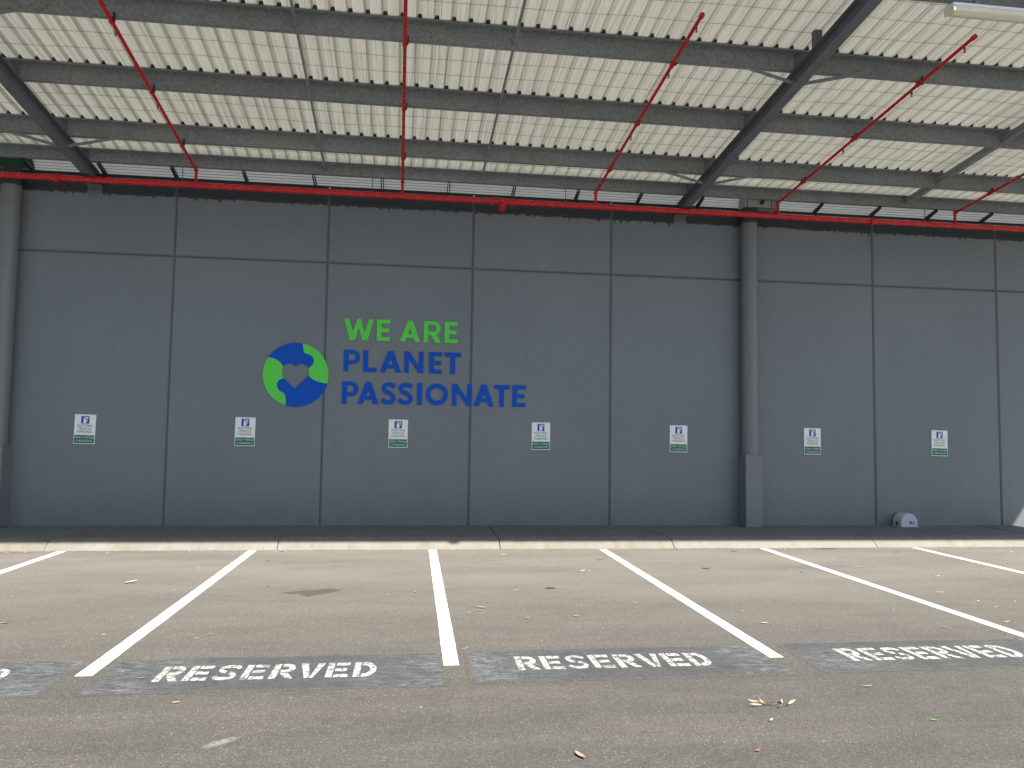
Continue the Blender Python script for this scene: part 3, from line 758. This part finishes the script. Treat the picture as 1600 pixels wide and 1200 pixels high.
# ------------------------------------------------------------ bay lines
LX0, BAY = -0.2317, 2.5365
names = {-3: 'beyond the left edge, third from the photo frame', -2: 'beyond the left edge of the photo, second out', -1: 'just beyond the left edge of the photo', 0: 'leftmost, cut by the left edge of the photo', 1: 'left of the complete left-hand RESERVED marking', 2: 'running almost straight toward the viewer between two RESERVED markings', 3: 'right of the middle RESERVED marking',
         4: 'second from the right, running off the right edge', 5: 'rightmost, meeting the kerb below the bait box'}
LANG = {}
for i in range(-1, 7):
    x = LX0 + BAY*i; bm = bmesh.new(); ya, yb = -1.885, [-7.44, -7.50, -7.45, -7.44][i] if 0 <= i < 4 else -7.45
    n = 60; rr = random.Random(i+20); wL, wR = [], []
    for k in range(n+1):
        y = ya + (yb-ya)*k/n; a = .0025 if 0 < k < n else 0
        wL.append(bm.verts.new((x-.058+rr.uniform(-a, a), y, .003))); wR.append(bm.verts.new((x+.058+rr.uniform(-a, a), y, .003)))
    for k in range(n): bm.faces.new((wL[k], wR[k], wR[k+1], wL[k+1]))
    nm = names.get(i, 'far right, outside the photo')
    tag(obj('bay_line', bm, MAT['line']), 'white painted bay line ' + nm, 'bay line', 'white parking bay lines')

# ------------------------------------------------------------ RESERVED markings
def sten(c):
    t = .30
    if c == 'E': return [[rect(0, 0, t, 1)], [rect(t+.07, .80, 1, 1)], [rect(t+.07, .40, .90, .60)], [rect(t+.07, 0, 1, .20)]]
    if c == 'R':
        b = arc(.62, .70, .38, -90, 90, 12, .30); h = arc(.60, .70, .12, 90, -90, 8, .11)
        return [[rect(0, 0, t, 1)], [[(t+.07, .40)] + b + [(t+.07, 1), (t+.07, .81)] + h + [(t+.07, .59)]], [[(t+.10, .37), (.74, .37), (1.06, 0), (.70, 0)]]]
    if c == 'D':
        b = arc(.50, .5, .52, -90, 90, 16, .5); h = arc(.48, .5, .24, 90, -90, 12, .29)
        return [[rect(0, 0, t, 1)], [[(t+.07, 0)] + b + [(t+.07, 1), (t+.07, .79)] + h + [(t+.07, .21)]]]
    if c == 'V': return [[[(-.05, 1), (.28, 1), (.53, .20), (.47, 0), (.33, 0)]], [[(.59, .20), (.77, 1), (1.08, 1), (.70, 0), (.53, 0)]]]
    if c == 'S':
        p = [(.93, .74), (.84, .87), (.55, .905), (.22, .86), (.14, .71), (.26, .585), (.5, .52)]
        a = offset_path(catmull(p, 5), .19); q = [(1-x, 1-y) for x, y in p]; q = [(x-.0, y) for x, y in q]
        b2_ = offset_path(catmull(q, 5), .19)
        a = [(x, y+.0) for x, y in a]
        # pull the halves apart to leave the stencil bridge
        a = offset_path(catmull(p[:-1] + [(.44, .535)], 5), .19); b2_ = [(1-x, 1-y) for x, y in a]
        return [[a], [b2_]]
GLY = {}
def marking(x0, xc, ycen, txt_x0, txt_y0, txt_y1, label, labr):
    t = thing('reserved_marking', label, 'floor marking', (xc, ycen, 0), 'painted RESERVED bay markings')
    bm = bmesh.new(); v = [bm.verts.new((x, y, .0014)) for x, y in ((-1.20, -.41), (1.20, -.41), (1.20, .41), (-1.20, .41))]; bm.faces.new(v)
    obj('blackout_patch', bm, MAT['patch'], t)
    wl, pitch = .156, .1912
    for k, c in enumerate('RESERVED'):
        bm = bmesh.new()
        shape_mesh(bm, sten(c), lambda x, y, d, k=k: Vector((txt_x0 + k*pitch + x*wl - xc, txt_y0 + y*(txt_y1-txt_y0) - ycen, .0028)), 0)
        for f in bm.faces:
            if f.normal.z < 0: f.normal_flip()
        obj('letter', bm, MAT['stencil'], t)
    return t
marking(0, 1.00, -7.50, .29, -7.63, -7.30, 'white stencilled RESERVED on a dark patch, cut off by the left edge', 0)
marking(0, 3.60, -7.50, 2.80, -7.66, -7.325, 'white stencilled RESERVED on a dark patch, the complete left-hand one', 0)
marking(0, 6.15, -7.46, 5.325, -7.60, -7.27, 'white stencilled RESERVED on a dark patch, middle one between two bay lines', 0)
marking(0, 8.75, -7.43, 7.95, -7.575, -7.24, 'white stencilled RESERVED on a streaky patch at the right edge', 0)

# ------------------------------------------------------------ stain, painted shadow, scuff
def blob(name, cxp, cyp, pts, mat, label, cat, z):
    bm = bmesh.new(); P = catmull(pts, 4, True); shape_mesh(bm, [[P]], lambda x, y, d: Vector((cxp+x, cyp+y, z)), 0)
    for f in bm.faces:
        if f.normal.z < 0: f.normal_flip()
    return tag(obj(name, bm, mat), label, cat)
def m_stain_shadow(name, col, amt):
    N = NB(name, 0.7, 0.4); c, h, _, _ = asphalt_nodes(N); N.col(N.mix(amt, c, col)); N.bump(h, 0.4, 0.005); return N.m
blob('oil_stain', 3.49, -4.81, [(-.30, .02), (-.12, .12), (.02, .16), (.17, .20), (.29, .12), (.19, 0), (.06, -.10), (.0, -.19), (-.05, -.14), (-.10, -.06), (-.2, -.03)], m_stain_shadow('damp_stain', (0.085, 0.070, 0.050), .96),
     'dark brown damp stain on the asphalt, left of the middle bay line', 'stain', .0012)
blob('kerb_shadow', 10.93, -1.93, [(-.20, 0), (-.08, .03), (.05, .035), (.19, .01), (.08, -.03), (-.06, -.03)], m_stain_shadow('painted_shadow', (0.022, 0.020, 0.020), .92),  # soft kerb shadow painted on as a black patch
     'painted black shadow at the foot of the kerb left of the bait box', 'stain', .0012)

# ------------------------------------------------------------ fallen leaves and litter
def leaf_mesh(kind, var):
    rr = random.Random(hash((kind, var)) & 0xff if False else (ord(kind)*7+var)); bm = bmesh.new(); n = 8
    wmax = {0: .065, 1: .10, 2: .15}[var % 3]; curl = rr.uniform(.04, .16); bend = rr.uniform(-.25, .25)
    Lr, Cr, Rr = [], [], []
    for i in range(n+1):
        t = i/n; x = t-.5; wv = wmax*math.sin(math.pi*min(1, t*1.02+.0))**.8 if 0 < t < 1 else .008
        yc = bend*(x*x-.25); z = curl*(abs(x)*2)**2*.8
        Lr.append(bm.verts.new((x, yc+wv, z+wv*.45))); Cr.append(bm.verts.new((x, yc, z))); Rr.append(bm.verts.new((x, yc-wv, z+wv*.45)))
    for i in range(n):
        bm.faces.new((Cr[i], Cr[i+1], Lr[i+1], Lr[i])); bm.faces.new((Rr[i], Rr[i+1], Cr[i+1], Cr[i]))
    return mesh_from(bm, 'leaf', MAT[kind], True)
LM = {(k, v): leaf_mesh(k, v) for k in 'twborgk' for v in range(3)}
LEAVES = [(0.55,-4.81,0.069,'t'),(1.04,-5.94,0.104,'t'),(-0.54,-2.24,0.038,'w'),(0.68,-3.6,0.066,'t'),(0.43,-2.78,0.071,'t'),(1.46,-4.16,0.173,'t'),(1.58,-3.93,0.093,'t'),(2.03,-6.4,0.07,'t'),(2.88,-6.45,0.068,'t'),(2.8,-6.56,0.059,'t'),(1.94,-3.27,0.033,'w'),(2.06,-4.61,0.023,'w'),(2.13,-3.58,0.03,'b'),(2.95,-5.13,0.025,'b'),(2.44,-5.93,0.023,'b'),(2.44,-5.65,0.02,'w'),(2.04,-5.82,0.042,'t'),(0.51,-2.63,0.06,'t'),(1.1,-2.43,0.06,'b'),(0.93,-4.09,0.042,'t'),(2.68,-2.74,0.079,'t'),(3.07,-2.52,0.027,'w'),(3.31,-2.48,0.023,'w'),(3.72,-2.29,0.058,'t'),(3.57,-3.21,0.077,'b'),(3.05,-4.05,0.036,'t'),(2.99,-4.48,0.057,'b'),(3.75,-4.56,0.044,'t'),(4.58,-4.83,0.099,'o'),(4.3,-4.96,0.021,'w'),(4.49,-6.09,0.031,'t'),(4.16,-6.6,0.032,'t'),(3.59,-5.59,0.036,'b'),(3.38,-5.75,0.019,'b'),(5.26,-2.51,0.041,'t'),(5.82,-2.39,0.104,'t'),(5.25,-3.91,0.036,'w'),(5.74,-1.96,0.038,'b'),(5.14,-5.1,0.017,'b'),(5.0,-5.22,0.017,'b'),(5.16,-5.54,0.066,'t'),(5.23,-5.61,0.107,'t'),(5.2,-5.71,0.105,'t'),(5.1,-5.82,0.064,'t'),(3.97,-3.68,0.024,'t'),(7.09,-2.86,0.158,'b'),(6.68,-3.65,0.088,'w'),(6.76,-3.7,0.062,'w'),(7.11,-3.85,0.025,'w'),(5.68,-4.81,0.091,'t'),(6.08,-4.71,0.148,'b'),(6.55,-5.35,0.042,'t'),(5.75,-5.38,0.054,'b'),(6.82,-5.48,0.059,'t'),(6.65,-5.81,0.02,'w'),(6.7,-5.86,0.016,'w'),(5.61,-6.07,0.093,'r'),(5.53,-5.94,0.024,'t'),(6.02,-6.05,0.025,'t'),(6.09,-6.02,0.066,'t'),(7.02,-6.34,0.044,'t'),(6.23,-6.47,0.015,'w'),(7.78,-6.39,0.081,'t'),(8.0,-2.5,0.043,'b'),(9.27,-2.01,0.057,'b'),(9.33,-2.14,0.115,'b'),(8.68,-3.34,0.057,'t'),(8.33,-3.57,0.154,'b'),(7.79,-5.89,0.021,'w'),(9.63,-1.95,0.058,'r'),(8.44,-1.96,0.092,'o'),(10.47,-2.89,0.065,'t'),(10.44,-3.28,0.044,'w'),(10.48,-3.54,0.106,'t'),(11.65,-3.41,0.041,'w'),(11.39,-3.69,0.06,'w'),(11.8,-3.43,0.088,'b'),(11.13,-4.21,0.047,'w'),(10.76,-4.48,0.077,'t'),(9.4,-3.75,0.032,'w'),(9.47,-3.9,0.072,'b'),(9.33,-4.39,0.038,'w'),(9.56,-4.8,0.067,'t'),(10.43,-5.18,0.093,'t'),(8.74,-5.54,0.049,'b'),(10.56,-5.61,0.058,'w'),(10.94,-5.68,0.055,'t'),(10.53,-5.9,0.105,'t'),(10.71,-5.88,0.02,'w'),(9.37,-5.93,0.034,'w'),(8.71,-6.12,0.021,'w'),(8.86,-6.03,0.022,'w'),(9.39,-6.66,0.059,'t'),(14.14,-1.95,0.094,'o'),(13.74,-2.33,0.06,'w'),(11.92,-1.97,0.085,'t'),(11.51,-1.99,0.073,'t'),(11.84,-2.31,0.094,'b'),(12.81,-2.31,0.04,'t'),(11.34,-3.54,0.025,'b'),(10.14,-6.51,0.093,'t'),(3.09,-8.09,0.061,'o'),(3.78,-8.06,0.032,'o'),(2.72,-7.58,0.077,'t'),(4.61,-8.3,0.017,'w'),(4.97,-7.02,0.081,'o'),(7.69,-8.15,0.089,'t'),(6.72,-8.7,0.058,'w'),(6.87,-9.03,0.017,'w')]
rl = random.Random(11)
for k in range(16): LEAVES.append((-0.75+rl.gauss(0, .18), -1.93-abs(rl.gauss(0, .04)), rl.uniform(.05, .10), rl.choice('ooro')))
for k in range(44): LEAVES.append((rl.uniform(.2, 14), -1.92-abs(rl.gauss(0, .05)), rl.uniform(.03, .08), rl.choice('tbbtow')))
KN = {'t': ('pale tan leaf', 'tan leaves on the asphalt'), 'w': ('bleached leaf scrap', 'bleached leaf fragments on the asphalt'),
      'b': ('dark brown leaf', 'brown leaves on the asphalt'), 'o': ('orange-brown leaf', 'orange leaves on the asphalt'), 'r': ('rust-red leaf', 'rust-red leaves on the asphalt')}
BAYN = ['the bay at the left edge', 'the bay with the complete left RESERVED marking', 'the bay right of the straight middle line', 'the second bay right of the middle line', 'the third bay right of the middle line', 'the bay at the right edge']
def place(lab, x, y):
    b = BAYN[min(5, max(0, int(math.floor((x-LX0)/BAY))))]
    d = 'against the kerb in ' if y > -2.1 else 'just off the kerb in ' if y > -4 else 'midway along ' if y > -6 else 'near the front of ' if y > -7.9 else 'in front of '
    return lab + ' ' + d + b
for i, (x, y, s, k) in enumerate(LEAVES):
    o = link('fallen_leaf', LM[(k, i % 3)], None, (x, y, .004), (rl.uniform(-.15, .15), rl.uniform(-.12, .12), rl.choice((0, math.pi)) + rl.gauss(0, .55)))
    ss = max(s*.95, .022); o.scale = (ss, ss, ss); lab, gr = KN[k]; tag(o, place(lab, x, y), 'leaf', gr)
def special(name, me, x, y, s, rz, label, cat, z=.005, rx=0, ry=0):
    o = link(name, me, None, (x, y, z), (rx, ry, rz)); o.scale = (s, s, s); return tag(o, label, cat)
special('fallen_leaf', LM[('k', 2)], 5.447, -9.10, .10, math.radians(112), 'broad pinkish-brown leaf at the bottom edge, right of centre', 'leaf', .004, .05)
special('fallen_leaf', LM[('r', 2)], 6.436, -9.12, .05, .6, 'small red-brown curled leaf near the bottom edge, below the twig', 'leaf')
special('fallen_leaf', LM[('g', 2)], 7.724, -8.785, .045, -.5, 'tiny bright green leaf scrap at the lower right', 'leaf')
tw = thing('leafy_twig', 'dry twig with several pale curled leaves, below the middle RESERVED marking', 'twig', (6.848, -8.456, .004))
bm = bmesh.new(); tp = [(-.10, .02, .012), (-.04, .0, .016), (.02, -.012, .012), (.09, -.035, .008)]
for a, b in zip(tp[:-1], tp[1:]): tube(bm, a, b, .0028, 6)
obj('stem', bm, MAT['b'], tw)
for x, y, s, rz, k in ((-.10, .055, .075, 2.5, 1), (-.12, -.01, .08, 3.05, 0), (-.055, .03, .06, 2.1, 1), (-.02, .005, .10, -.3, 1), (.035, -.045, .075, .75, 2), (.07, .03, .07, 1.15, 2), (.125, .0, .08, .5, 1)):
    o = link('leaf', LM[('t', k)], tw, (x, y, .012), (rnd.uniform(-.9, .9), rnd.uniform(-.4, .1), rz)); o.scale = (s, s, s)
# pale scuff on the asphalt
def m_chalk():
    N = NB('chalk_scuff', 0.8, 0.3); c, h, _, _ = asphalt_nodes(N)
    x = N.xyz(N.co.outputs['Object']); a = N.noise(35, 5, .8, N.pos((1, 2.2, 1)))
    r = N.math('ADD', N.math('MULTIPLY', N.math('MULTIPLY', x[0], x[0]), 60.0), N.math('MULTIPLY', N.math('MULTIPLY', x[1], x[1]), 500.0))
    f = N.math('MULTIPLY', N.rng(r, 0.9, 0.1, 0, 1), N.ramp(a, [(.42, 0), (.60, .55)]), clamp=True)
    N.col(N.mix(f, c, (.5, .49, .47))); N.bump(h, .5, .006); return N.m
bm = bmesh.new(); vv = [bm.verts.new(p) for p in ((-.13, -.06, 0), (.13, -.06, 0), (.13, .06, 0), (-.13, .06, 0))]; bm.faces.new(vv)
o = obj('chalk_scuff', bm, m_chalk(), None, False, (3.513, -8.737, .0012), (0, 0, .7)); tag(o, 'faint white scuff mark on the asphalt below the left RESERVED marking', 'scuff')
